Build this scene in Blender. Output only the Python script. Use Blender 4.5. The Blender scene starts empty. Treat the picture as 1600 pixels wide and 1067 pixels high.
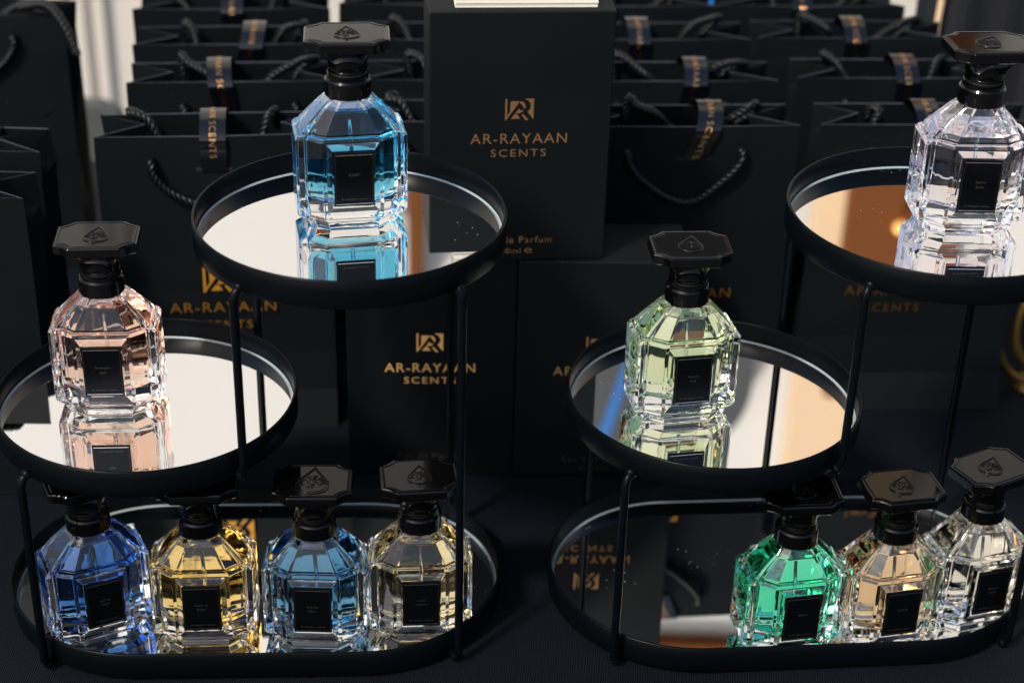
import bpy, bmesh, math, random
from mathutils import Vector, Matrix
random.seed(7)
C = bpy.context.scene
U = 0.09                      # one drawing unit in metres (radius of a round tray)
Z0 = 7.788                    # camera height over the table, in drawing units
def col3(r, g, b): return (r, g, b, 1.0)

# ------------------------------------------------------------------ camera
pitch, roll, FPX = 0.5137, 0.0288, 2711.85
fw = Vector((0, math.cos(pitch), -math.sin(pitch)))
r0 = Vector((1, 0, 0)); u0 = Vector((0, math.sin(pitch), math.cos(pitch)))
rr = math.cos(roll)*r0 + math.sin(roll)*u0
uu = -math.sin(roll)*r0 + math.cos(roll)*u0
cam = bpy.data.objects.new('camera', bpy.data.cameras.new('camera'))
C.collection.objects.link(cam); C.camera = cam
M = Matrix((rr, uu, -fw)).transposed().to_4x4()
M.translation = Vector((0, 0, Z0))*U
cam.matrix_world = M
cam.data.sensor_width = 36
cam.data.lens = FPX/1600*36
cam.data.clip_start = 0.05; cam.data.clip_end = 200
cam.data.dof.use_dof = True
cam.data.dof.focus_distance = 11.4*U
cam.data.dof.aperture_fstop = 6.0

# ------------------------------------------------------------------ light
w = bpy.data.worlds.new('World'); C.world = w; w.use_nodes = True
nt = w.node_tree; nt.nodes.clear()
sky = nt.nodes.new('ShaderNodeTexSky'); sky.sky_type = 'NISHITA'; sky.sun_disc = False
sky.sun_elevation = math.radians(48); sky.sun_rotation = math.radians(-140)
sky.dust_density = 3.0; sky.air_density = 1.0
bg = nt.nodes.new('ShaderNodeBackground'); bg.inputs['Strength'].default_value = 0.15
wo = nt.nodes.new('ShaderNodeOutputWorld')
nt.links.new(sky.outputs[0], bg.inputs[0]); nt.links.new(bg.outputs[0], wo.inputs[0])
sd = bpy.data.lights.new('sun', 'SUN'); sd.energy = 3.2; sd.angle = math.radians(6); sd.color = (1, .95, .88)
sun = bpy.data.objects.new('sun', sd); C.collection.objects.link(sun)
az = math.radians(-140); el = math.radians(48)
S = Vector((math.sin(az)*math.cos(el), math.cos(az)*math.cos(el), math.sin(el)))
sun.rotation_euler = S.to_track_quat('Z', 'Y').to_euler()
sun.location = S*5
C.view_settings.view_transform = 'Standard'; C.view_settings.look = 'None'
C.view_settings.exposure = 0.38; C.view_settings.gamma = 1
C.render.engine = 'CYCLES'
C.cycles.max_bounces = 22; C.cycles.transmission_bounces = 20; C.cycles.glossy_bounces = 10
C.cycles.diffuse_bounces = 3; C.cycles.transparent_max_bounces = 12
C.cycles.caustics_refractive = True; C.cycles.caustics_reflective = True
C.cycles.sample_clamp_indirect = 6

# ------------------------------------------------------------------ materials
def mat(name, base, rough=.5, metal=0., spec=.5, ior=1.5, coat=0., coat_rough=.05, bump=None, var=None, trans=0., emis=None, dust=0):
    m = bpy.data.materials.new(name); m.use_nodes = True
    n = m.node_tree.nodes; l = m.node_tree.links; b = n['Principled BSDF']
    b.inputs['Base Color'].default_value = (*base, 1)
    b.inputs['Roughness'].default_value = rough; b.inputs['Metallic'].default_value = metal
    b.inputs['Specular IOR Level'].default_value = spec; b.inputs['IOR'].default_value = ior
    b.inputs['Coat Weight'].default_value = coat; b.inputs['Coat Roughness'].default_value = coat_rough
    b.inputs['Transmission Weight'].default_value = trans
    tc = n.new('ShaderNodeTexCoord')
    if var:                                   # (scale, amount): gentle mottling of the base colour and gloss
        t = n.new('ShaderNodeTexNoise'); t.inputs['Scale'].default_value = var[0]; t.inputs['Detail'].default_value = 6
        l.new(tc.outputs['Object'], t.inputs['Vector'])
        mx = n.new('ShaderNodeMix'); mx.data_type = 'RGBA'
        mx.inputs['A'].default_value = (*[c*(1-var[1]) for c in base], 1)
        mx.inputs['B'].default_value = (*[min(1, c*(1+var[1])) for c in base], 1)
        l.new(t.outputs['Fac'], mx.inputs['Factor']); l.new(mx.outputs['Result'], b.inputs['Base Color'])
        mr = n.new('ShaderNodeMapRange'); mr.inputs['To Min'].default_value = max(0, rough-.08); mr.inputs['To Max'].default_value = rough+.08
        l.new(t.outputs['Fac'], mr.inputs['Value']); l.new(mr.outputs['Result'], b.inputs['Roughness'])
    if bump:                                  # (scale, strength, distance)
        t = n.new('ShaderNodeTexNoise'); t.inputs['Scale'].default_value = bump[0]; t.inputs['Detail'].default_value = 5
        l.new(tc.outputs['Object'], t.inputs['Vector'])
        bp = n.new('ShaderNodeBump'); bp.inputs['Strength'].default_value = bump[1]; bp.inputs['Distance'].default_value = bump[2]
        l.new(t.outputs['Fac'], bp.inputs['Height']); l.new(bp.outputs['Normal'], b.inputs['Normal'])
    if dust:                                  # scattered pale lint specks
        vo = n.new('ShaderNodeTexVoronoi'); vo.inputs['Scale'].default_value = dust
        l.new(tc.outputs['Object'], vo.inputs['Vector'])
        nz = n.new('ShaderNodeTexNoise'); nz.inputs['Scale'].default_value = 9; nz.inputs['Detail'].default_value = 3
        l.new(tc.outputs['Object'], nz.inputs['Vector'])
        sx = n.new('ShaderNodeSeparateColor'); l.new(vo.outputs['Color'], sx.inputs[0])
        m1 = n.new('ShaderNodeMath'); m1.operation = 'LESS_THAN'; m1.inputs[1].default_value = .06; l.new(vo.outputs['Distance'], m1.inputs[0])
        m2 = n.new('ShaderNodeMath'); m2.operation = 'GREATER_THAN'; m2.inputs[1].default_value = .90; l.new(sx.outputs[0], m2.inputs[0])
        m3 = n.new('ShaderNodeMath'); m3.operation = 'MULTIPLY'; l.new(m1.outputs[0], m3.inputs[0]); l.new(m2.outputs[0], m3.inputs[1])
        md = n.new('ShaderNodeMix'); md.data_type = 'RGBA'; md.inputs['B'].default_value = (.045, .05, .055, 1)
        src = b.inputs['Base Color'].links[0].from_socket if b.inputs['Base Color'].links else None
        if src: l.new(src, md.inputs['A'])
        else: md.inputs['A'].default_value = (*base, 1)
        l.new(m3.outputs[0], md.inputs['Factor']); l.new(md.outputs['Result'], b.inputs['Base Color'])
    if emis:
        b.inputs['Emission Color'].default_value = (*emis[:3], 1); b.inputs['Emission Strength'].default_value = emis[3]
    return m

M_paper = mat('black paper', (.0029, .0041, .0050), .62, spec=.085, var=(16, .35), bump=(900, .2, .0003), dust=150)
M_edge = mat('lit cut paper edge', (.045, .05, .065), .6, spec=.3)  # light caught by the raw cut is put into this paler colour
M_box = mat('black card box', (.0028, .0040, .0048), .55, spec=.10, var=(12, .3), bump=(1200, .15, .0002), dust=170)
M_rope = mat('black cord', (.0024, .003, .0036), .36, spec=.24)
M_ribbon = mat('black satin ribbon', (.0015, .002, .003), .17, spec=.5, bump=(1500, .08, .0001))
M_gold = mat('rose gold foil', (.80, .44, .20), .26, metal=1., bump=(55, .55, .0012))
M_gold_lit = mat('lit gold foil', (1.0, .56, .19), .42, metal=.5, bump=(55, .5, .0012))  # this and the next: one box foil, lit and shaded by colour
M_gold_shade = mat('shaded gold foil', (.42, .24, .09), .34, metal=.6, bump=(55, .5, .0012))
M_gold_dull = mat('copper print', (.24, .115, .02), .45, metal=.5, spec=.3, var=(30, .3))  # bag prints: one copper, here dulled, then shaded and lit by colour
M_gold_dim = mat('shaded copper print', (.09, .042, .012), .5, metal=.5, spec=.2, var=(30, .3))
M_gold_logo = mat('lit copper print', (.50, .24, .03), .42, metal=.5, spec=.3, var=(30, .3))
M_metal = mat('black powder coated metal', (.0010, .0018, .0027), .3, spec=.08, bump=(2500, .06, .0001))
M_cap = mat('glossy black cap', (.0012, .0012, .0014), .06, spec=.24, var=(60, .2))
M_cap.node_tree.nodes['Map Range'].inputs['To Min'].default_value = .03
M_cap.node_tree.nodes['Map Range'].inputs['To Max'].default_value = .12
M_label = mat('black label', (.0012, .0015, .002), .2, spec=.18)
M_edgeglint = mat('mirror edge highlight', (.26, .30, .31), .25, spec=.6)
M_silver = mat('foil line', (.75, .68, .62), .25, metal=1.)
M_print = mat('faint label and shaded print', (.035, .026, .017), .5, metal=.2)
M_wall = mat('cream wall', (.655, .625, .578), .8, var=(1.5, .03))
M_dimwall = mat('wainscot paint', (.52, .48, .42), .7, var=(1.5, .03))
M_wood = mat('brown wood', (.15, .05, .013), .85, spec=.15, var=(1.2, .5))
M_tan = mat('tan wood', (.72, .52, .33), .85, spec=.15, var=(.8, .3))
M_greycloth = mat('grey cloth', (.06, .063, .066), .9, var=(5, .2), bump=(400, .3, .001))
M_blue = mat('blue cloth', (.01, .13, .42), .7)
M_chair = mat('dark grey upholstery', (.05, .054, .053), .9, var=(12, .2), bump=(300, .3, .001))
M_floor = mat('grey floor', (.07, .07, .068), .7, var=(2, .15))
M_white = mat('white paint', (.75, .73, .68), .5, var=(8, .05))
M_card = mat('cream card stock', (.72, .68, .58), .8, var=(30, .06))
M_cardline = mat('card gap', (.33, .31, .27), .9)
M_brass = mat('old gold', (.20, .12, .035), .42, metal=.9, var=(40, .3))
M_drape = mat('black drape', (.003, .0036, .006), .9, var=(6, .3))
M_tube = mat('clear plastic tube', (.9, .9, .9), .15, spec=.5)
M_lamp = mat('lamp globe', (.9, .5, .2), .4, emis=(1, .42, .08, 1.2))
M_lampcool = mat('cool lamp', (.6, .8, .9), .4, emis=(.4, .6, .8, .6))

def glass(name, ior, tint=(1, 1, 1), absorb=None):
    m = bpy.data.materials.new(name); m.use_nodes = True
    n = m.node_tree.nodes; l = m.node_tree.links; n.clear()
    o = n.new('ShaderNodeOutputMaterial'); g = n.new('ShaderNodeBsdfGlass')
    g.inputs['IOR'].default_value = ior; g.inputs['Roughness'].default_value = 0
    g.inputs['Color'].default_value = (*tint, 1)
    l.new(g.outputs[0], o.inputs['Surface'])
    if absorb:
        v = n.new('ShaderNodeVolumeAbsorption'); v.inputs['Color'].default_value = (*absorb[:3], 1)
        v.inputs['Density'].default_value = absorb[3]; l.new(v.outputs[0], o.inputs['Volume'])
    return m
M_glass = glass('bottle glass', 1.5, (.985, .99, .99))
# gentle unevenness of pressed glass
_n = M_glass.node_tree.nodes; _l = M_glass.node_tree.links
_t = _n.new('ShaderNodeTexNoise'); _t.inputs['Scale'].default_value = 75; _t.inputs['Detail'].default_value = 1.5
_c = _n.new('ShaderNodeTexCoord'); _l.new(_c.outputs['Object'], _t.inputs['Vector'])
_b = _n.new('ShaderNodeBump'); _b.inputs['Strength'].default_value = .22; _b.inputs['Distance'].default_value = .0009
_l.new(_t.outputs['Fac'], _b.inputs['Height'])
_l.new(_b.outputs['Normal'], [x for x in _n if x.type == 'BSDF_GLASS'][0].inputs['Normal'])

# mirror with a few dust specks
M_mirror = mat('mirror', (.90, .90, .89), .0, metal=1.)
_n = M_mirror.node_tree.nodes; _l = M_mirror.node_tree.links
_t = _n.new('ShaderNodeTexVoronoi'); _t.inputs['Scale'].default_value = 260
_c = _n.new('ShaderNodeTexCoord'); _l.new(_c.outputs['Object'], _t.inputs['Vector'])
_x = _n.new('ShaderNodeTexNoise'); _x.inputs['Scale'].default_value = 22; _l.new(_c.outputs['Object'], _x.inputs['Vector'])
_m = _n.new('ShaderNodeMath'); _m.operation = 'LESS_THAN'; _m.inputs[1].default_value = .10; _l.new(_t.outputs['Distance'], _m.inputs[0])
_g = _n.new('ShaderNodeMath'); _g.operation = 'GREATER_THAN'; _g.inputs[1].default_value = .56; _l.new(_x.outputs['Fac'], _g.inputs[0])
_k = _n.new('ShaderNodeMath'); _k.operation = 'MULTIPLY'; _l.new(_m.outputs[0], _k.inputs[0]); _l.new(_g.outputs[0], _k.inputs[1])
_d = _n.new('ShaderNodeBsdfDiffuse'); _d.inputs[0].default_value = (.5, .5, .5, 1)
_s = _n.new('ShaderNodeMixShader'); _k2 = _n.new('ShaderNodeMath'); _k2.operation = 'MULTIPLY'; _k2.inputs[1].default_value = .5
_l.new(_k.outputs[0], _k2.inputs[0]); _l.new(_k2.outputs[0], _s.inputs[0])
_l.new(_n['Principled BSDF'].outputs[0], _s.inputs[1]); _l.new(_d.outputs[0], _s.inputs[2])
_l.new(_s.outputs[0], _n['Material Output'].inputs['Surface'])

# dark navy ribbed cloth
M_cloth = mat('navy ribbed cloth', (.0065, .0095, .017), .65, spec=.15, var=(5, .2))
_n = M_cloth.node_tree.nodes; _l = M_cloth.node_tree.links
_c = _n.new('ShaderNodeTexCoord'); _mp = _n.new('ShaderNodeMapping'); _mp.inputs['Rotation'].default_value[2] = math.radians(4)
_l.new(_c.outputs['Object'], _mp.inputs['Vector'])
_wv = _n.new('ShaderNodeTexWave'); _wv.inputs['Scale'].default_value = 210; _wv.inputs['Distortion'].default_value = .6
_wv.inputs['Detail'].default_value = 1; _l.new(_mp.outputs[0], _wv.inputs['Vector'])
_b = _n.new('ShaderNodeBump'); _b.inputs['Strength'].default_value = .9; _b.inputs['Distance'].default_value = .0006
_l.new(_wv.outputs['Fac'], _b.inputs['Height']); _l.new(_b.outputs['Normal'], _n['Principled BSDF'].inputs['Normal'])
_mx = _n.new('ShaderNodeMix'); _mx.data_type = 'RGBA'
_mx.inputs['A'].default_value = (.0010, .0017, .0030, 1); _mx.inputs['B'].default_value = (.0035, .0060, .0105, 1)
_l.new(_wv.outputs['Fac'], _mx.inputs['Factor']); _l.new(_mx.outputs['Result'], _n['Principled BSDF'].inputs['Base Color'])

# ------------------------------------------------------------------ mesh helpers (all in drawing units)
def link(o, parent=None):
    C.collection.objects.link(o)
    if parent is not None: o.parent = parent
    return o
def mesh(name, verts, faces, mats, parent=None, loc=(0, 0, 0), rz=0., smooth=False, mi=None):
    me = bpy.data.meshes.new(name)
    me.from_pydata([tuple(c*U for c in v) for v in verts], [], faces)
    if not isinstance(mats, (list, tuple)): mats = [mats]
    for m in mats: me.materials.append(m)
    if mi: me.polygons.foreach_set('material_index', mi)
    if smooth: me.polygons.foreach_set('use_smooth', [True]*len(me.polygons))
    me.update()
    o = bpy.data.objects.new(name, me); o.location = tuple(c*U for c in loc); o.rotation_euler[2] = rz
    return link(o, parent)
def fix(o):
    bm = bmesh.new(); bm.from_mesh(o.data); bmesh.ops.remove_doubles(bm, verts=bm.verts, dist=1e-7)
    bmesh.ops.recalc_face_normals(bm, faces=bm.faces); bm.to_mesh(o.data); bm.free(); return o
def bevel(o, wd, seg=2, ang=25):
    b = o.modifiers.new('bevel', 'BEVEL'); b.width = wd*U; b.segments = seg; b.limit_method = 'ANGLE'; b.angle_limit = math.radians(ang)
    b.harden_normals = False; return o
def empty(name, loc, rz=0.):
    o = bpy.data.objects.new(name, None); o.empty_display_size = .02
    o.location = tuple(c*U for c in loc); o.rotation_euler[2] = rz; return link(o)
def tag(o, label=None, cat=None, group=None, kind=None):
    if label: o['label'] = label
    if cat: o['category'] = cat
    if group: o['group'] = group
    if kind: o['kind'] = kind
    return o
class MB:
    def __init__(s): s.v = []; s.f = []; s.m = []
    def add(s, v, f, m=0):
        k = len(s.v); s.v += [tuple(x) for x in v]; s.f += [tuple(i+k for i in q) for q in f]; s.m += [m]*len(f); return s
    def box(s, x0, x1, y0, y1, z0, z1, m=0):
        v = [(x, y, z) for z in (z0, z1) for x, y in ((x0, y0), (x1, y0), (x1, y1), (x0, y1))]
        return s.add(v, [(3, 2, 1, 0), (4, 5, 6, 7), (0, 1, 5, 4), (1, 2, 6, 5), (2, 3, 7, 6), (3, 0, 4, 7)], m)
    def loft(s, rings, cap0=True, cap1=True, m=0, closed=True):
        n = len(rings[0]); v = [p for r in rings for p in r]; f = []
        for i in range(len(rings)-1):
            for j in range(n if closed else n-1):
                a = i*n+j; b = i*n+(j+1) % n; f.append((a, b, b+n, a+n))
        if cap0: f.append(tuple(range(n))[::-1])
        if cap1: f.append(tuple(range((len(rings)-1)*n, len(rings)*n)))
        return s.add(v, f, m)
    def tube(s, path, r, n=8, m=0, cap=True):
        P = [Vector(p) for p in path]; T = []
        for i in range(len(P)):
            a = P[max(0, i-1)]; b = P[min(len(P)-1, i+1)]; T.append((b-a).normalized())
        nr = T[0].orthogonal().normalized(); rings = []
        for i, p in enumerate(P):
            nr = (nr-T[i]*nr.dot(T[i])).normalized(); bn = T[i].cross(nr); q = r[i] if isinstance(r, (list, tuple)) else r
            rings.append([tuple(p+nr*(q*math.cos(2*math.pi*k/n))+bn*(q*math.sin(2*math.pi*k/n))) for k in range(n)])
        return s.loft(rings, cap, cap, m)
    def ball(s, c, r, m=0, nu=10, nv=6):
        rings = []
        for j in range(1, nv):
            t = math.pi*j/nv
            rings.append([(c[0]+r*math.sin(t)*math.cos(2*math.pi*i/nu), c[1]+r*math.sin(t)*math.sin(2*math.pi*i/nu), c[2]-r*math.cos(t)) for i in range(nu)])
        return s.loft(rings, m=m)
    def build(s, name, mats, parent=None, loc=(0, 0, 0), rz=0., smooth=False):
        return mesh(name, s.v, s.f, mats, parent, loc, rz, smooth, s.m)
def catmull(pts, n=8):
    P = [Vector(p) for p in pts]; P = [2*P[0]-P[1]]+P+[2*P[-1]-P[-2]]; out = []
    for i in range(1, len(P)-2):
        for k in range(n):
            t = k/n; a, b, c, d = P[i-1:i+3]
            out.append(.5*((2*b)+(c-a)*t+(2*a-5*b+4*c-d)*t*t+(3*b-a-3*c+d)*t*t*t))
    out.append(P[-2]); return out
def cord(mb, pts, r=.034, pitch_=.15, strands=3, m=0, n=7):
    """a twisted cord: strands wound round a smooth path"""
    P = catmull(pts, 14); L = [0.]
    for i in range(1, len(P)): L.append(L[-1]+(P[i]-P[i-1]).length)
    N = max(8, int(L[-1]/.014)); Q = []; j = 0
    for k in range(N+1):
        d = L[-1]*k/N
        while j < len(P)-2 and L[j+1] < d: j += 1
        t = (d-L[j])/max(1e-9, L[j+1]-L[j]); Q.append(P[j].lerp(P[j+1], min(1, t)))
    T = [(Q[min(N, i+1)]-Q[max(0, i-1)]).normalized() for i in range(N+1)]
    nr = T[0].orthogonal().normalized(); fr = []
    for i in range(N+1):
        nr = (nr-T[i]*nr.dot(T[i])).normalized(); fr.append((nr.copy(), T[i].cross(nr)))
    for s_ in range(strands):
        path = []
        for i in range(N+1):
            a = 2*math.pi*(L[-1]*i/N/pitch_+s_/strands)
            path.append(Q[i]+fr[i][0]*(r*.5*math.cos(a))+fr[i][1]*(r*.5*math.sin(a)))
        mb.tube(path, r*.56, n, m)
# flat lettering --------------------------------------------------
_txt = {}
def text2d(s, spacing=1.1):
    k = (s, spacing)
    if k not in _txt:
        c = bpy.data.curves.new('lettering', 'FONT'); c.body = s; c.size = 1; c.space_character = spacing
        c.align_x = 'CENTER'; c.align_y = 'CENTER'; c.resolution_u = 3; c.offset = 0.0
        o = bpy.data.objects.new('lettering', c); C.collection.objects.link(o)
        dg = bpy.context.evaluated_depsgraph_get(); dg.update()
        me = bpy.data.meshes.new_from_object(o.evaluated_get(dg))
        v = [tuple(p.co) for p in me.vertices]; f = [tuple(p.vertices) for p in me.polygons]
        bpy.data.objects.remove(o); bpy.data.curves.remove(c); bpy.data.meshes.remove(me)
        xs = [p[0] for p in v]; ys = [p[1] for p in v]
        cx = (max(xs)+min(xs))/2; cy = (max(ys)+min(ys))/2; W_ = max(xs)-min(xs); H_ = max(ys)-min(ys)
        _txt[k] = ([((p[0]-cx)/W_, (p[1]-cy)/H_) for p in v], f)
    return _txt[k]
LOGO = [
 [(0, 1), (.07, 1), (.07, .2), (.175, .40), (.175, .86), (.21, .885), (.485, .885), (.485, .84), (.03, 0), (0, 0)],
 [(.36, .33), (.485, .56), (.54, .45), (.64, .47), (.60, .38), (.47, .33)],
 [(.20, .07), (.33, .30), (.42, .29), (.53, .08)],
 [(.50, .885), (.60, .87), (.68, .78), (.715, .64), (.69, .52), (.50, .84)],
 [(.575, .26), (.635, .29), (.83, .02), (.72, 0)],
 [(.655, 1), (1, 1), (1, .03), (.78, .40), (.86, .50), (.895, .65), (.87, .80), (.79, .92)]]
def put_flat(mb, shape, place, m=0):
    """shape = (verts2d, faces); place maps (x, y) to a point"""
    mb.add([place(x, y) for x, y in shape[0]], shape[1], m)
def logo_shape():
    v = []; f = []
    for p in LOGO:
        bm = bmesh.new(); vs = [bm.verts.new((x, y, 0)) for x, y in p]; bm.faces.new(vs)
        bmesh.ops.triangulate(bm, faces=bm.faces); bm.verts.index_update()
        k = len(v); v += [(q.co.x-.5, q.co.y-.5) for q in bm.verts]; f += [tuple(a.index+k for a in fc.verts) for fc in bm.faces]; bm.free()
    return v, f
LG = logo_shape()
def brand(mb, lm, cx, ztop, y, wtext, lw, lh, gap1, th, gap2, sw, sh):
    """monogram + two lines of lettering on a face at depth y looking towards -y"""
    put_flat(lm, LG, lambda a, b: (cx+a*lw, y, ztop-lh/2+b*lh))
    z1 = ztop-lh-gap1-th/2
    put_flat(mb, text2d('AR-RAYAAN', 1.15), lambda a, b: (cx+a*wtext, y, z1+b*th))
    z2 = z1-th/2-gap2-sh/2
    put_flat(mb, text2d('SCENTS', 1.3), lambda a, b: (cx+a*sw, y, z2+b*sh))

# ------------------------------------------------------------------ setting
def table():
    # a cloth sheet with slow swells and a few soft creases in front of the stands
    NX, NY = 150, 150; x0, x1, y0, y1 = -9, 9, 7.4, 17.6
    v = []; f = []
    for j in range(NY+1):
        for i in range(NX+1):
            x = x0+(x1-x0)*i/NX; y = y0+(y1-y0)*j/NY
            h = .010*math.sin(x*1.7+y*.6)*math.sin(y*1.3-x*.3)
            if y < 9.15: h += .05*math.sin((x+1)*1.1)*math.exp(-((y-8.8-.09*x)/.14)**2)+.03*math.exp(-((y-9.0+.05*(x-2))/.07)**2)*max(0, math.sin(x*.9))
            v.append((x, y, h-.012))
    for j in range(NY):
        for i in range(NX):
            a = j*(NX+1)+i; f.append((a, a+1, a+NX+2, a+NX+1))
    k = len(v)
    o = mesh('tabletop', v, f, M_cloth, smooth=True)
    tag(o, kind='structure')
    fl = MB().box(-60, 60, -30, 60, -8.6, -8.3).build('floor', M_floor); tag(fl, kind='structure')
table()

def wall():
    b = MB(); b.box(-42, 42, 34, 35.5, -8.3, 40)
    for x in (-9.35, -8.95, -8.55): b.box(x-.13, x+.13, 33.8, 34.01, -8.3, 40)
    o = b.build('cream_wall', M_wall); bevel(o, .05)
    q = MB(); q.box(-42, 42, 33.9, 34.0, -8.29, 1.5)
    for x in (-9.35, -8.95, -8.55): q.box(x-.12, x+.12, 33.7, 33.905, -8.29, 1.5)
    bevel(q.build('dimmed_wall', M_dimwall, o), .05)  # added darker facing, tones down the sunlit lower wall by colour
    tag(o, 'tall cream wall with upright mouldings, blurred behind the bags', 'wall')
wall()
# what the mirrors see high up on and before that wall
o = MB().box(6.95, 9.0, 33.0, 33.78, 10.5, 15.25).build('wooden_cabinet', M_wood); bevel(o, .05)
o.location.z += 0
tag(o, 'brown wooden cabinet on the cream wall, seen mirrored in the right upper tray', 'cabinet')
o = MB().box(6.3, 9.3, 33.4, 33.79, 10.5, 18.2).build('tan_panel', M_tan); bevel(o, .05)
tag(o, 'tan wooden panel above the brown cabinet, seen only in mirrors', 'panel')
o = MB().box(3.4, 9.5, 33.6, 33.99, 19.75, 21.6).build('wooden_beam', M_wood); bevel(o, .06)
tag(o, 'long brown wooden beam across the top of the cream wall', 'beam')
o = MB().ball((0, 0, 0), .13, nu=20, nv=12).build('globe_lamp', M_lamp, loc=(8.0, 32.7, 13.55), smooth=True)
tag(o, 'small glowing orange globe lamp before the wooden cabinet', 'lamp')
def banner():
    t = empty('grey_banner', (3.7, 33.4, 12.5))
    ring = []
    pts = [(-1.55, 5.0), (1.0, 5.0)]
    pts = [(-2.8, 0), (1.7, 0)]+[(1.7-1.5*(1-math.cos(a)), 2.6+1.9*math.sin(a)) for a in [i*math.pi/16 for i in range(9)]]+[(-2.8, 4.5)]
    f0 = [(x, -.08, z) for x, z in pts]; f1 = [(x, .08, z) for x, z in pts]
    MB().loft([f0, f1]).build('cloth', M_greycloth, t)
    MB().add([(-.95, -.14, 1.2), (-.80, -.14, 1.2), (-1.5, -.14, 4.3), (-1.75, -.14, 4.3), (-.95, -.09, 1.2), (-.80, -.09, 1.2), (-1.5, -.09, 4.3), (-1.75, -.09, 4.3)],
             [(3, 2, 1, 0), (4, 5, 6, 7), (0, 1, 5, 4), (1, 2, 6, 5), (2, 3, 7, 6), (3, 0, 4, 7)]).build('blue_stripe', M_blue, t)
    tag(t, 'grey cloth banner with a blue stripe hung on the cream wall', 'banner')
banner()
t = empty('hand_stand_in', (-2.2, 33.4, 10.5))  # added brown shape, gives the mirror the colour of the seller's hand
MB().box(-.08, .24, -.2, .38, 0, 5.6).build('post', M_wood, t)
MB().tube([(-.2, 0, 4.05), (-1.2, 0, 4.1), (-2.35, 0, 4.15)], [.3, .24, .14], 10).build('arm', M_wood, t, smooth=True)
tag(t, 'added reddish brown post and side arm standing in for a mirrored hand', 'stand-in')

def chair(x, y, rz, label, sc=1.):
    t = empty('upholstered_chair', (x, y, -8.3), rz); t.scale = (sc, sc, sc)
    b = MB()
    prof = [(0, 2.55), (.08, 2.4), (.14, 2.1), (.17, 0)]
    pts = [(-1.0, 4.6), (-1.0, 8.6), (-.85, 9.1), (-.5, 9.3), (.5, 9.3), (.85, 9.1), (1.0, 8.6), (1.0, 4.6)]
    b.loft([[(px*1.3, -.25, pz) for px, pz in pts], [(px*1.3, .25, pz) for px, pz in pts]])
    bevel(b.build('backrest', M_chair, t), .12, 3)
    bevel(MB().box(-1.3, 1.3, .2, 2.8, 4.3, 4.9).build('seat', M_chair, t), .12, 3)
    for sx in (-1.15, 1.15):
        for sy in (0, 2.6): MB().tube([(sx, sy, 0), (sx, sy, 4.35)], .09, 8).build('leg', M_metal, t)
    tag(t, label, 'chair', 'chairs blurred behind the table')
chair(-6.9, 25.2, 0, 'dark grey chair, its rounded back showing between the bag stacks', .64)
chair(-4.2, 26.0, -.5, 'dark grey chair half hidden by the left stack of bags', .66)

# dark drape and odds and ends behind the right stack
def drape():
    v0 = []; N = 90
    for i in range(N+1):
        x = 4.05+i*.09; v0.append((x, 17.1+.10*math.sin(x*5.2)+.05*math.sin(x*11)))
    b = MB(); b.loft([[(x, y, 0) for x, y in v0]+[(x, y+.06, 0) for x, y in v0[::-1]], [(x, y, 3.2) for x, y in v0]+[(x, y+.06, 3.2) for x, y in v0[::-1]]])
    o = b.build('black_drape', M_drape, smooth=False)
    tag(o, 'black cloth drape hanging at the far right behind the bags', 'drape')
drape()

# ------------------------------------------------------------------ paper bags
BW, BD, BH = 1.785, .45, 2.54
KB = 1.038
def bag_shell(w=BW, d=BD, h=BH, tipin=.36, bulge=.03, seed=0, kk=1.):
    rnd = random.Random(seed)
    x = w/2; y = d/2
    K = kk
    # rows from bottom to top of 8 points: FL, F mid, FR, tipR, BR, B mid, BL, tipL
    rows = []
    for z, t, bl, kick in ((0, 0., 0, .27), (.26, .01, .1, .12), (.29, .01, .1, .105), (.62, .03, .4, .04), (1.2, .25, 1, 0), (1.95, .62, .8, 0), (h-.25, .88, .5, 0), (h, 1., .3, 0)):
        kick = kick*K*.85; j = lambda a: rnd.uniform(-a, a)*(z/h)
        rows.append([(-x+j(.01), -y-kick, z), (0, -y-kick-bulge*bl+j(.01), z), (x+j(.01), -y-kick, z), (x-tipin*t*1.05+j(.02), j(.02)-kick*.5, z),
                     (x-.02+j(.02), y, z), (0, y+bulge*bl+j(.02), z), (-x+.02+j(.02), y, z), (-x+tipin*t+j(.02), j(.02)-kick*.5, z)])
    b = MB(); b.loft(rows, cap0=True, cap1=False)
    return b
def ribbon_path():
    y = BD/2
    return catmull([(-y-.018, -.27), (-y-.022, -.1), (-y-.02, -.01), (-y*.55, .075), (.02, .10), (y*.55, .075), (y+.01, -.01), (y+.03, -.16)], 8)
def to_path(P, s):
    k = 0; acc = 0
    while k < len(P)-2:
        d = (P[k+1]-P[k]).length
        if acc+d >= s: break
        acc += d; k += 1
    T = (P[k+1]-P[k]).normalized(); q = P[k]+T*(s-acc); nrm = Vector((T.y, -T.x))*-1
    return q, nrm
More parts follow.
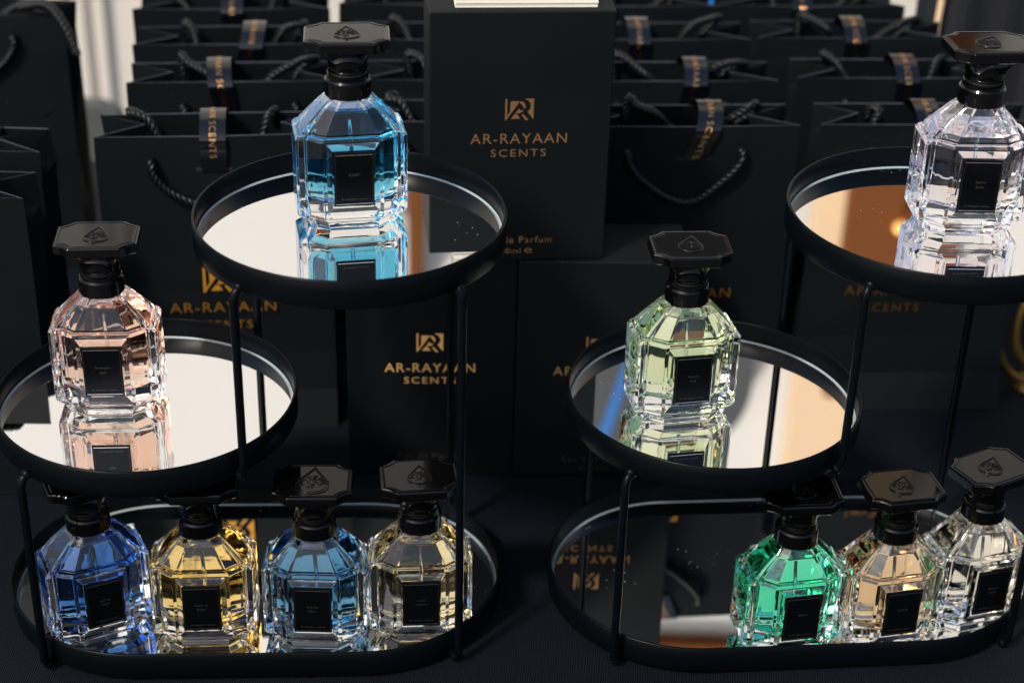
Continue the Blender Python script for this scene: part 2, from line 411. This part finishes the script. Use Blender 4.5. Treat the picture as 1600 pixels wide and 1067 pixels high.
def bag(x, y, rz, label, seed, tilt=0., ribbon=True, back='a', rib_x=0., rib_s=.0, mark=False, group='black paper gift bags standing in rows', h=BH):
    """x, y = middle of the front panel on the table"""
    c, s = math.cos(rz), math.sin(rz)
    t = empty('gift_bag', (x-s*BD/2, y+c*BD/2, 0), rz)
    o = bag_shell(seed=seed, h=h, kk=0 if 'left edge' in group else 1).build('paper_body', [M_paper, M_edge], t)
    md = o.modifiers.new('paper', 'SOLIDIFY'); md.thickness = .016*U; md.offset = 0; md.material_offset_rim = 1; md.use_rim = True
    T = h; y0 = -BD/2-.03
    # front handle
    r = random.Random(seed+50); dx = r.uniform(-.03, .03); sag = r.uniform(.33, .42)
    b = MB()
    fz = T-.21
    cord(b, [(-.46+dx, y0+.06, fz-.02), (-.46+dx, y0-.03, fz+.015), (-.45+dx, y0-.045, fz-.09), (-.33+dx, y0-.04, fz-.24), (-.12, y0-.04, fz-sag+.02), (.08, y0-.04, fz-sag),
             (.30, y0-.04, fz-.24), (.44+dx, y0-.045, fz-.09), (.46+dx, y0-.03, fz+.015), (.46+dx, y0+.06, fz-.02)])
    b.build('rope_handle', M_rope, t, smooth=True)
    # back handle
    b = MB(); yb = BD/2-.03
    if back == 'a':
        pts = [(-.44, yb+.1, T-.2), (-.46, yb-.02, T-.14), (-.55, yb-.05, T+.04), (-.66, yb-.10, T+.075), (-.56, .02, T+.03), (-.42, .0, T-.14), (-.2, .0, T-.34), (.1, .0, T-.4), (.32, .02, T-.22),
               (.40, .08, T-.02), (.43, yb-.03, T+.06), (.47, yb, T-.02), (.46, yb+.1, T-.2)]
    elif back == 'b':
        pts = [(-.46, yb+.1, T-.2), (-.46, yb-.03, T-.15), (-.48, yb-.05, T+.07), (-.40, .05, T+.09), (-.28, -.06, T+.02), (-.12, -.02, T-.12), (.1, .02, T-.2), (.34, .0, T-.02), (.5, -.02, T+.07), (.64, .05, T+.06),
               (.56, yb-.06, T-.02), (.47, yb-.03, T-.12), (.46, yb+.1, T-.2)]
    else:
        pts = [(-.46, yb+.1, T-.2), (-.44, yb-.04, T-.12), (-.46, yb-.08, T+.04), (-.40, .02, T+.03), (-.36, -.02, T-.14), (-.1, .0, T-.35), (.2, .0, T-.2), (.34, -.06, T+.0), (.42, -.1, T+.10), (.56, -.04, T+.12),
               (.60, .08, T+.06), (.50, yb-.05, T-.08), (.46, yb+.1, T-.2)]
    pts = pts[:2]+[(p[0]+r.uniform(-.05, .05), p[1]+r.uniform(-.02, .02), p[2]+r.uniform(-.03, .035)) for p in pts[2:-2]]+pts[-2:]
    cord(b, pts)
    b.build('rope_handle', M_rope, t, smooth=True)
    if ribbon:
        P = [Vector((q[0], q[1])) for q in [(p.x, p.y) for p in [Vector((a[0], a[1], 0)) for a in [(v[0], v[1]) for v in ribbon_path2]]]]
        hw = .1; rings = []
        for q, nrm in [to_path(P, s_) for s_ in [i*PL/40 for i in range(41)]]:
            a = q-nrm*.004; e = q+nrm*.008
            sk = .55*(T*0+q.y+.27)*rib_s
            rings.append([(rib_x-hw+sk, a.x, T+a.y), (rib_x+hw+sk, a.x, T+a.y), (rib_x+hw+sk, e.x, T+e.y), (rib_x-hw+sk, e.x, T+e.y)])
        rb = MB().loft(rings).build('ribbon_band', M_ribbon, t)
        b = MB(); off = r.uniform(-.25, .25)
        def pl(a, c_, L, hh, s0):
            q, nrm = to_path(P, min(PL-.01, max(.005, s0-a*L))); e = q+nrm*.0125
            sk = .55*(q.y+.27)*rib_s
            return (rib_x+sk+c_*hh, e.x, T+e.y)
        put_flat(b, text2d('AR-RAYAAN SCENTS', 1.2), lambda a, c_: pl(a, c_, .86, .052, .40+off))
        b.build('foil_lettering', M_gold, rb)
        b = MB(); put_flat(b, LG, lambda a, c_: pl(-c_, a, .08, .10, .40+off+.53))
        b.build('foil_logo', M_gold, rb)
        MB().box(rib_x-.14, rib_x+.14, y0-.004, y0+.03, T-.285, T-.262).build('ribbon_slot', M_drape, t)
    if mark:
        b = MB(); lg = MB(); brand(b, lg, mark[0], mark[1], -BD/2-.052, .85, .29, .225, .09, .088, .08, .46, .078)
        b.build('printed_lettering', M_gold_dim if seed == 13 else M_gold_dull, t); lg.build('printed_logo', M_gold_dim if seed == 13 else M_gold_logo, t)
    tag(t, label, 'gift bag', group)
    return t
ribbon_path2 = [(p.x, p.y) for p in catmull([(a, b_, 0) for a, b_ in [(-BD/2-.040, -.27), (-BD/2-.045, -.1), (-BD/2-.04, -.01), (-BD*.28, .075), (.02, .10), (BD*.28, .075), (BD/2+.01, -.01), (BD/2+.05, -.16)]], 8)]
PL = sum(math.dist(ribbon_path2[i], ribbon_path2[i+1]) for i in range(len(ribbon_path2)-1))
RZ = .085
def place_bag(xl, yl, rz, *a, **k):          # from the left front corner
    xl *= KB; yl *= KB
    return bag(xl+math.cos(rz)*BW/2, yl+math.sin(rz)*BW/2, rz, *a, **k)
# left column, front to back
place_bag(-3.12, 11.84, .12, 'front black bag of the left column, ribbon across its top, rope loop on its face', 1, back='a', rib_x=0, mark=(.0, 1.425))
place_bag(-3.12, 12.95, .11, 'second black bag from the front in the left column', 2, back='b', rib_x=-.08, rib_s=-.3)
place_bag(-3.24, 13.82, .11, 'third black bag in the left column, under a slanting ribbon', 3, back='c', rib_x=.05, rib_s=.5)
place_bag(-3.42, 14.72, .10, 'hindmost black bag of the left column at the top edge', 4, back='a', rib_x=.0)
# column behind the upright perfume box
place_bag(-1.24, 12.3, .05, 'front black bag behind the left stand, half hidden by the tall upright box', 5, back='a', rib_x=.3, ribbon=False)
place_bag(-1.30, 13.17, .05, 'second black bag behind the blue bottle and the tall upright box', 6, back='b', ribbon=False)
place_bag(-1.47, 14.12, .05, 'third black bag behind the black cap of the blue bottle', 7, back='c', ribbon=False)
place_bag(-1.64, 15.05, .05, 'hindmost black bag between the left column and the upright box', 8, back='a', ribbon=False)
# column right of the upright box
place_bag(.445, 12.32, RZ, 'front black bag right of the upright box, rope loop hanging on its face', 9, back='b', rib_x=.06, rib_s=.7, mark=(.03, 1.425))
place_bag(.40, 13.27, RZ, 'second black bag right of the upright box, gold letters on its ribbon', 10, back='b', rib_x=.13, rib_s=.35)
place_bag(.28, 14.25, RZ, 'third black bag right of the upright box, ribbon near the box edge', 11, back='c', rib_x=-.12)
place_bag(.08, 15.12, RZ, 'hindmost black bag right of the upright box, below the blue sheet', 12, back='b', rib_x=-.2)
# right column
place_bag(2.34, 12.50, .07, 'front black bag of the right column behind the clear pink bottle', 13, back='c', rib_x=-.02, mark=(-.12, 1.425))
place_bag(2.28, 13.50, .07, 'second black bag of the right column, ribbon beside the black cap', 14, back='a', rib_x=.06)
place_bag(2.06, 14.45, .07, 'third black bag of the right column, dull gold letters on its ribbon', 15, back='b', rib_x=.0)
place_bag(1.80, 15.30, .07, 'hindmost black bag of the right column, under the cream post', 16, back='c', rib_x=-.1)
# stack at the left edge
G2 = 'black paper bags at the left edge'
place_bag(-5.70, 14.50, -.02, 'tall black bag in the top left corner with a rope end hanging out', 17, back='b', ribbon=False, group=G2)
place_bag(-5.18, 11.54, 0, 'black bag at the left edge with a zigzag folded side', 18, back='a', ribbon=False, group=G2)
place_bag(-5.09, 10.75, 0, 'nearest black bag at the left edge, only its folded corner in view', 19, back='c', ribbon=False, group=G2)

# a metal tipped cord end lying over the bag at the left edge
b = MB(); b.tube([(-3.70, 12.51, 2.60), (-3.60, 12.56, 2.635)], .009, 8, 0)
cordend = b.build('metal_rod', M_metal); tag(cordend, 'short thin metal rod lying on the left edge bag', 'rod')
b = MB(); cord(b, catmull([(-4.52, 15.05, 2.61), (-4.26, 14.95, 2.67), (-4.1, 14.85, 2.53), (-3.98, 14.8, 2.25)], 3), r=.045)
o = b.build('loose_cord', M_rope, smooth=True); tag(o, 'loose black cord end curling over the tall bag at top left', 'cord')

# ------------------------------------------------------------------ perfume boxes
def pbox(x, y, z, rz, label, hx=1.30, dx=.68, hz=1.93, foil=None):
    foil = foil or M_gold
    t = empty('perfume_box', (x, y, z), rz)
    o = MB().box(0, hx, 0, dx, 0, hz).build('carton', M_box, t); bevel(o, .012, 3)
    b = MB(); lg = MB(); brand(b, lg, hx/2-.01, hz-.64, -.004, .70, .205, .165, .10, .078, .045, .40, .058)
    b2 = MB()
    put_flat(b2, text2d('Eau de Parfum', 1.12), lambda a, c: (hx/2+a*.52, -.004, .175+c*.055))
    put_flat(b2, text2d('50ml', 1.1), lambda a, c: (hx/2-.05+a*.155, -.004, .085+c*.042))
    put_flat(b2, text2d('e', 1), lambda a, c: (hx/2+.085+a*.06, -.004, .085+c*.042))
    b.build('foil_lettering', foil, t); lg.build('foil_logo', foil, t); b2.build('small_lettering', M_gold if z > 1 else M_print, t)  # low boxes' small print has the shade there put into its colour
    tag(t, label, 'perfume box', 'black perfume boxes behind the stands')
pbox(-1.27, 11.58, 0, .045, 'black perfume box standing low behind the left stand, its gold logo in full view', foil=M_gold_lit)
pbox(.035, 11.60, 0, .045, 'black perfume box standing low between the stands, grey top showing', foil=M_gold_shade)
pbox(-.635, 11.535, 1.932, .115, 'tall upright black perfume box on top of the two lower ones', hx=1.31, hz=1.93)
def cards():
    b = MB(); r = random.Random(3); n = 16
    for i in range(n):
        z = .0155*i; dx = r.uniform(-.006, .006); dy = r.uniform(-.006, .006)
        b.box(-.5+dx, .5+dx, -.28+dy, .28+dy, z, z+.0125, 0)
        if i < n-1: b.box(-.49+dx, .49+dx, -.27+dy, .27+dy, z+.0125, z+.0155, 1)
    o = b.build('card_stack', [M_card, M_cardline], loc=(0.01, 11.98, 3.864), rz=.1)
    tag(o, 'stack of cream paper cards lying on the upright perfume box', 'paper stack')
cards()

# small things at the top edge
o = MB().box(0, .56, 0, .4, 0, 3.0).build('blue_carton', M_blue, loc=(1.78, 16.75, 0)); bevel(o, .01)
tag(o, 'bright blue carton peeping over the hindmost bags', 'carton')
o = MB().box(0, .8, 0, .3, 0, 3.1).build('white_carton', M_white, loc=(2.36, 16.9, 0)); tag(o, 'white carton beside the bright blue one behind the hindmost bags', 'carton')
o = MB().box(-.03, .03, 0, .06, 0, 3.4).build('white_rod', M_white, loc=(-1.80, 17.0, 0)); tag(o, 'thin white upright rod behind the left bags', 'rod')
o = MB().box(-.06, .06, 0, .1, 0, 3.5).build('cream_post', M_white, loc=(3.50, 16.85, 0)); tag(o, 'narrow cream post above the right column of bags', 'post')
o = MB().tube([(0, 0, 0), (.1, 0, 3.2)], .03, 8).build('wooden_stick', M_tan, loc=(4.15, 16.95, 0)); tag(o, 'thin brown stick leaning before the black drape', 'stick')

def ornament():
    t = empty('gold_ornament', (4.62, 13.3, 0), .15)
    def ell(a, c, cz, r, n=56):
        b = MB(); rings = []
        for i in range(n+1):
            q = 2*math.pi*i/n; ce = Vector((a*math.cos(q), 0, cz+c*math.sin(q))); er = Vector((math.cos(q), 0, math.sin(q)))
            rings.append([tuple(ce+er*(r*math.cos(2*math.pi*k/8))+Vector((0, 1, 0))*(r*math.sin(2*math.pi*k/8))) for k in range(8)])
        return b.loft(rings, False, False)
    ell(.42, .62, .66, .045).build('outer_ring', M_brass, t, smooth=True)
    ell(.24, .40, .60, .040).build('inner_ring', M_brass, t, smooth=True)
    b = MB(); b.loft([[(.18*math.cos(q), .18*math.sin(q), 0) for q in [i*math.pi/12 for i in range(24)]], [(.15*math.cos(q), .15*math.sin(q), .05) for q in [i*math.pi/12 for i in range(24)]]])
    b.build('foot', M_brass, t)
    tag(t, 'dull gold ornament of nested rings at the right edge', 'ornament')
ornament()

# ------------------------------------------------------------------ tray stands
ZB = Z0-7.558               # rim height of the lower tray over the table
HM, HT = 1.5128, 2.8492
MD = .145
def pan(outline, name, parent, cx, cy, z):
    """outline(offset) -> list of xy; z = rim height"""
    def ring(off, zz): return [(x, y, zz) for x, y in outline(off)]
    b = MB()
    b.loft([ring(-.03, -.19), ring(-.004, -.188), ring(0, -.18), ring(0, -.006), ring(-.006, 0), ring(-.014, 0), ring(-.02, -.006), ring(-.022, -.165), ring(-.03, -.17)], True, True)
    o = b.build(name, M_metal, parent, loc=(cx, cy, z), smooth=True)
    o.modifiers.new('es', 'EDGE_SPLIT').split_angle = math.radians(50)
    fix(o)
    b = MB()
    b.loft([ring(-.032, -.166), ring(-.032, -MD-.010), ring(-.045, -MD), ring(-.2, -MD)], True, True)
    m = b.build('mirror', M_mirror, o, smooth=False); fix(m)
    b = MB(); b.loft([ring(-.0225, -MD-.008), ring(-.0235, -MD+.006), ring(-.031, -MD+.006), ring(-.033, -MD-.008)], False, False)
    b.build('edge_highlight', M_edgeglint, m, smooth=True)  # pale ring painted as the highlight along the mirror's bevel
    return o
def circ(r, n=128):
    return lambda off: [((r+off)*math.cos(2*math.pi*i/n), (r+off)*math.sin(2*math.pi*i/n)) for i in range(n)]
def pill(a, r, n=64):
    def f(off):
        q = []
        for i in range(n+1):
            t_ = -math.pi/2+math.pi*i/n; q.append((a+(r+off)*math.cos(t_), (r+off)*math.sin(t_)))
        for i in range(n+1):
            t_ = math.pi/2+math.pi*i/n; q.append((-a+(r+off)*math.cos(t_), (r+off)*math.sin(t_)))
        return q
    return f
def leg(parent, x, y, zlow, ztop, clow, ctop, foot=False):
    """wire leg; clow / ctop: centres of the trays it is welded to at its lower and upper end"""
    r = .028
    def inward(c, d):
        v = Vector((c[0]-x, c[1]-y)).normalized(); return Vector((x, y))+v*d
    b = MB(); path = []
    a = inward(ctop, .13); k = inward(ctop, .02)
    top = [(x, y, ztop-.13), (x, y, ztop-.07), (inward(ctop, .012).x, inward(ctop, .012).y, ztop-.035), (inward(ctop, .045).x, inward(ctop, .045).y, ztop-.008), (inward(ctop, .09).x, inward(ctop, .09).y, ztop)]
    l = inward(clow, .09); l1 = inward(clow, .03)
    low = [(l.x, l.y, zlow), (l1.x, l1.y, zlow+.004), (x, y, zlow+.05), (x, y, zlow+.12)]
    b.tube(low+[(x, y, zlow+.3), (x, y, (zlow+ztop)/2)]+top, r, 14)
    b.ball((inward(ctop, .055).x, inward(ctop, .055).y, ztop-.004), .04, nu=12, nv=8)
    b.ball((l1.x, l1.y, zlow+.0), .037, nu=12, nv=8)
    return b.build('leg', M_metal, parent, smooth=True)
def stand(x, y, rz, label):
    t = empty('tray_stand', (x, y, 0), rz)
    pan(pill(.746, .989), 'oval_tray', t, 0, 0, ZB)
    mc = (-.669, -.073); tc = (.716, -.088)
    pan(circ(1.0), 'round_tray', t, *mc, ZB+HM)
    pan(circ(.9975), 'round_tray', t, *tc, ZB+HT)
    zf = .045
    zmb = ZB+HM-.19; ztb = ZB+HT-.19
    pl, pr = (-.746, 0), (.746, 0)
    leg(t, -1.374, -.861, zf, zmb+.02, pl, mc); leg(t, -1.36, .80, zf, zmb+.02, pl, mc)
    leg(t, .035, -.86, zmb+.02, ztb+.02, mc, tc); leg(t, .0, .80, zmb+.02, ztb+.02, mc, tc)
    leg(t, 1.414, -.83, zf, ztb+.02, pr, tc); leg(t, 1.38, .76, zf, ztb+.02, pr, tc)
    tag(t, label, 'display stand', 'black three tier tray stands')
stand(-1.7699, 10.0357, .0633, 'left black metal stand with three mirrored trays')
stand(2.0406, 10.2954, .0993, 'right black metal stand with three mirrored trays')

# ------------------------------------------------------------------ perfume bottles
def plan(W=.352, D=.24, fx=.19, nx=.285, ny=.168, c=.018, k=1.0, ky=None):
    ky = k if ky is None else ky
    q = [(fx, -D), (nx, -ny), (W-c, -ny), (W, -ny+c)]
    full = [(x, y) for x, y in q]+[(x, -y) for x, y in q[::-1]]+[(-x, -y) for x, y in q]+[(-x, y) for x, y in q[::-1]]
    return [(x*k, y*ky) for x, y in full]
def ring_at(p, z): return [(x, y, z) for x, y in p]
def circ_like(p, r):
    out = []
    for x, y in p:
        a = math.atan2(y/.24, x/.352); out.append((r*math.cos(a), r*math.sin(a)))
    return out
def mixp(a, b, t): return [(x0*(1-t)+x1*t, y0*(1-t)+y1*t) for (x0, y0), (x1, y1) in zip(a, b)]
P0 = plan()
def bottle_meshes(high=False):
    out = {}
    b = MB()
    foot = mixp(plan(k=.80, ky=.84), circ_like(P0, .27), .12)
    sh = mixp(plan(k=.90, ky=.90), circ_like(P0, .26), .12)
    neck = circ_like(P0, .148)
    rings = [ring_at(foot, 0), ring_at(mixp(foot, P0, .12), .012), ring_at(mixp(foot, P0, .35), .055), ring_at(mixp(foot, P0, .96), .085), ring_at(P0, .10),
             ring_at(P0, .605), ring_at(mixp(P0, sh, .35), .628), ring_at(mixp(P0, sh, .95), .634), ring_at(sh, .648),
             ring_at(mixp(sh, neck, .33), .715), ring_at(mixp(sh, neck, .72), .79), ring_at(neck, .835), ring_at(neck, .90)]
    b.loft(rings)
    # hollow of the bottle: follows the outer form with a thin wall at the shoulder
    cav = plan(W=.295, D=.195, fx=.16, nx=.235, ny=.135, c=.04)
    low = mixp(cav, circ_like(P0, .2), .25)
    sc = lambda p, k: [(x*k, y*k) for x, y in p]
    KEY = [(.175, sc(low, .62)), (.185, sc(low, .86)), (.215, mixp(low, cav, .5)), (.26, cav), (.595, cav), (.640, sc(sh, .84)), (.708, sc(mixp(sh, neck, .33), .83)),
           (.782, sc(mixp(sh, neck, .72), .78)), (.822, sc(neck, .68)), (.885, sc(neck, .66))]
    def hollow(z):
        for (z0, a), (z1, b_) in zip(KEY, KEY[1:]):
            if z0 <= z <= z1: return mixp(a, b_, (z-z0)/(z1-z0))
    LV = .765 if high else .662
    a = MB(); a.loft([ring_at(hollow(z), z) for z in [LV]+[k[0] for k in KEY if k[0] > LV+.006]])
    b.add(a.v, [f[::-1] for f in a.f])
    out['glass'] = b
    q = MB(); q.loft([ring_at(hollow(z), z) for z in [k[0] for k in KEY if k[0] < LV-.01]+[LV-.004]])
    out['liquid'] = q
    # raised bevelled panel round the label
    f = MB(); z0, z1 = .112, .60
    f.loft([[(-.168, -.2415, z0), (.168, -.2415, z0), (.168, -.2415, z1), (-.168, -.2415, z1)], [(-.134, -.268, z0+.062), (.134, -.268, z0+.062), (.134, -.268, z1-.04), (-.134, -.268, z1-.04)]])
    out['panel'] = f
    return out
BMS = {k: bottle_meshes(k) for k in (False, True)}
def octa(w, d, cx, cy, n=5, dent=.022):
    """plate outline with concave corners"""
    q = []
    A = Vector((w-cx, -d)); B = Vector((w, -d+cy)); mid = (A+B)/2; nn = Vector((-(B-A).y, (B-A).x)).normalized()
    arc = [A.lerp(B, i/n)+nn*dent*4*(i/n)*(1-i/n) for i in range(n+1)]
    for p in arc: q.append((p.x, p.y))
    q += [(x, -y) for x, y in q[::-1]]
    q += [(-x, y) for x, y in q[::-1]]
    return q
def cap_meshes(big):
    out = {}
    w, d, cx, cy = .264, .205, .100, .072
    def R(off, z): return [(x, y, z) for x, y in octa(w-off, d-off, cx-off*.3, cy-off*.3, dent=.010)]
    b = MB()
    b.loft([R(.03, 1.150), R(.012, 1.156), R(.0, 1.168), R(.0, 1.222), R(.008, 1.232), R(.020, 1.234), R(.026, 1.229), R(.030, 1.229), R(.034, 1.233)])
    # flared neck of the cap
    n = 32; rings = []
    for z, kx, ky, sq in ((1.1515, .200, .160, .8), (1.143, .190, .153, .75), (1.125, .166, .140, .62), (1.10, .145, .129, .45), (1.075, .132, .124, .28), (1.05, .126, .122, .12), (1.02, .125, .124, .02), (1.0035, .128, .128, 0)):
        ring = []
        for i in range(n):
            a = 2*math.pi*i/n; c, s = math.cos(a), math.sin(a)
            m_ = max(abs(c), abs(s)); rad = (1-sq)+sq*min(1.28, 1/m_)
            ring.append((kx*c*rad, ky*s*rad, z))
        rings.append(ring)
    out['cap'] = b
    nb = MB(); nb.loft(rings); out['neck'] = nb
    prof = [(.142, .838), (.147, .843), (.147, .940), (.138, .953), (.133, .955), (.133, .985), (.128, .999), (.118, 1.003)]
    c = MB(); c.loft([[(r*math.cos(2*math.pi*i/48), r*math.sin(2*math.pi*i/48), z) for i in range(48)] for r, z in prof])
    out['collar'] = c
    # leaf emblem
    e = MB(); s = 1.35 if big else 1.0; zt = 1.2345; lw, lh = .118*s, .106*s
    def leaf(k):
        pts = []
        for i in range(33):
            u = i/32; a = u*2*math.pi
            x = lw*k*math.sin(a)*(math.sin(a/2)**1.7); y = lh*k*math.cos(a)*1.1
            pts.append((x, y+.006, zt))
        return pts
    e.tube(leaf(1.0), .0042, 6); e.tube(leaf(.86), .0022, 5)
    rnd = random.Random(11)
    for i in range(44):
        a = rnd.uniform(0, 2*math.pi); q = rnd.uniform(.1, .68); x = lw*q*math.cos(a)*.85; y = lh*q*math.sin(a)*.8-.008*s
        if y > 0: x *= max(.15, 1-y/lh)
        t0 = rnd.uniform(0, 6.28); rad = rnd.uniform(.006, .013)*s
        e.tube([(x+rad*math.cos(t0+j*.6), y+rad*math.sin(t0+j*.6), zt) for j in range(6)], .0023, 5)
    e.tube([(0, -lh*1.06, zt), (.004, -lh*1.22, zt), (-.006, -lh*1.36, zt), (-.014, -lh*1.28, zt)], .003, 5)
    out['emblem'] = e
    return out
CM = {k: cap_meshes(k) for k in (False, True)}
_cache = {}
def part(key, mb, name, m, parent, smooth=False, bev=None, seg=2, ang=25):
    if key not in _cache:
        o = mb.build(name, m, parent, smooth=smooth)
        _cache[key] = o.data
    else:
        o = bpy.data.objects.new(name, _cache[key]); link(o, parent)
    if bev: bevel(o, bev, seg, ang)
    return o
def bottle(x, y, z, rz, capa, leafa, liquid, words, label, big=False, tube=True):
    high = 'lilac' not in label; BM = BMS[high]
    t = empty('perfume_bottle', (x, y, z+.002), rz)
    g = part('glass%d' % high, BM['glass'], 'glass_body', M_glass, t, bev=.014, seg=3, ang=14)
    if liquid:
        lm = glass(label.split()[0]+' liquid', 1.36/1.5, (1, 1, 1), liquid)
        key = 'liquid'+label
        part(key, BM['liquid'], 'liquid', lm, g, bev=.022, seg=4, ang=14, smooth=True)
    if tube:
        b = MB(); b.tube([(0, 0, .215), (.01, .01, .45), (0, 0, .66)], .013, 8)
        b.build('dip_tube', M_glasstube, g, smooth=True)
    part('panel', BM['panel'], 'label_frame', M_glass, t, bev=.003, seg=2)
    b = MB(); b.box(-.127, .127, -.2815, -.2695, .192, .553)
    lb = b.build('label', M_label, t); bevel(lb, .003)
    b = MB(); yl = -.2835
    b.box(-.116, .116, yl, yl+.001, .2045, .2085, 0); b.box(-.116, .116, yl, yl+.001, .5365, .5405, 0)
    b.box(-.1175, -.1165, yl, yl+.001, .206, .539, 1); b.box(.1165, .1175, yl, yl+.001, .206, .539, 1)
    lines = words.split('/')
    for i, s_ in enumerate(lines):
        zc = .405-i*.034
        put_flat(b, text2d(s_, 1.2), lambda a, c: (a*.0125*len(s_), yl, zc+c*.017), 1)
    put_flat(b, text2d('Ar-Rayaan scents', 1.1), lambda a, c: (a*.165, yl, .238+c*.016), 1)
    b.build('lettering', [M_silver, M_print], lb)
    part('collar', CM[False]['collar'], 'collar', M_cap, t, smooth=True).modifiers.new('es', 'EDGE_SPLIT').split_angle = math.radians(28)
    c = part('cap', CM[False]['cap'], 'cap', M_cap, t, bev=.003, seg=2, ang=30); c.rotation_euler[2] = capa
    part('neck', CM[False]['neck'], 'cap_neck', M_cap, c, smooth=True)
    e = part('emblem%d' % big, CM[big]['emblem'], 'leaf_emblem', M_cap, c, smooth=True); e.rotation_euler[2] = leafa-capa
    tag(t, label, 'perfume bottle', 'faceted perfume bottles on the mirrored trays')
    return t
M_glasstube = glass('tube plastic', 1.10, (.9, .93, .94))
zA, zBm, zC = ZB+HT-MD, ZB+HM-MD, ZB-MD
D_ = 60
bottle(-1.071, 10.213, zA, .20, -.10, -.05, (.02, .73, .90, 62), 'KIARI', 'bottle of bright sky blue perfume alone on the left upper tray')
bottle(-2.690, 10.020, zBm, .085, .02, 0, (.97, .67, .48, 36), 'Midnight/Oud', 'bottle of peach pink perfume on the left middle tray')
bottle(1.142, 10.129, zBm, .209, -.12, -.35, (.78, .88, .50, 32), 'Future/Oud', 'bottle of pale green perfume on the right middle tray')
bottle(2.927, 10.383, zA, .03, .08, -.45, (.98, .86, .88, 24), 'Satin/Rose', 'clear faintly lilac bottle on the right upper tray at the edge')
bottle(-2.805, 9.500, zC, .471, 0, .1, (.004, .43, .79, 84), 'Velvet/Night', 'bottle of deep royal blue perfume at the left end of the left lower tray')
bottle(-2.052, 9.503, zC, .088, 0, 0, (.99, .80, .18, 48), 'Lost in/Amber', 'bottle of golden yellow perfume on the left lower tray')
bottle(-1.288, 9.517, zC, .006, .05, .0, (.012, .47, .68, 64), 'Oud De/Nuit', 'bottle of dark teal blue perfume, large leaf on its cap', big=True)
bottle(-.590, 9.620, zC, .10, .05, 0, (.98, .85, .48, 38), 'Lazy/Nights', 'bottle of pale straw yellow perfume behind the stand leg')
bottle(1.951, 9.579, zC, .205, -.1, -.1, (.04, .92, .70, 58), 'IRISH', 'bottle of emerald green perfume on the right lower tray')
bottle(2.635, 9.665, zC, .23, -.02, -.5, (.92, .73, .44, 46), 'MATCHA', 'bottle of light amber perfume between the green and the clear one')
bottle(3.290, 9.93, zC, .30, .22, -.65, (.96, .88, .66, 16), 'Desert/Rose', 'clear colourless bottle at the right end of the right lower tray')
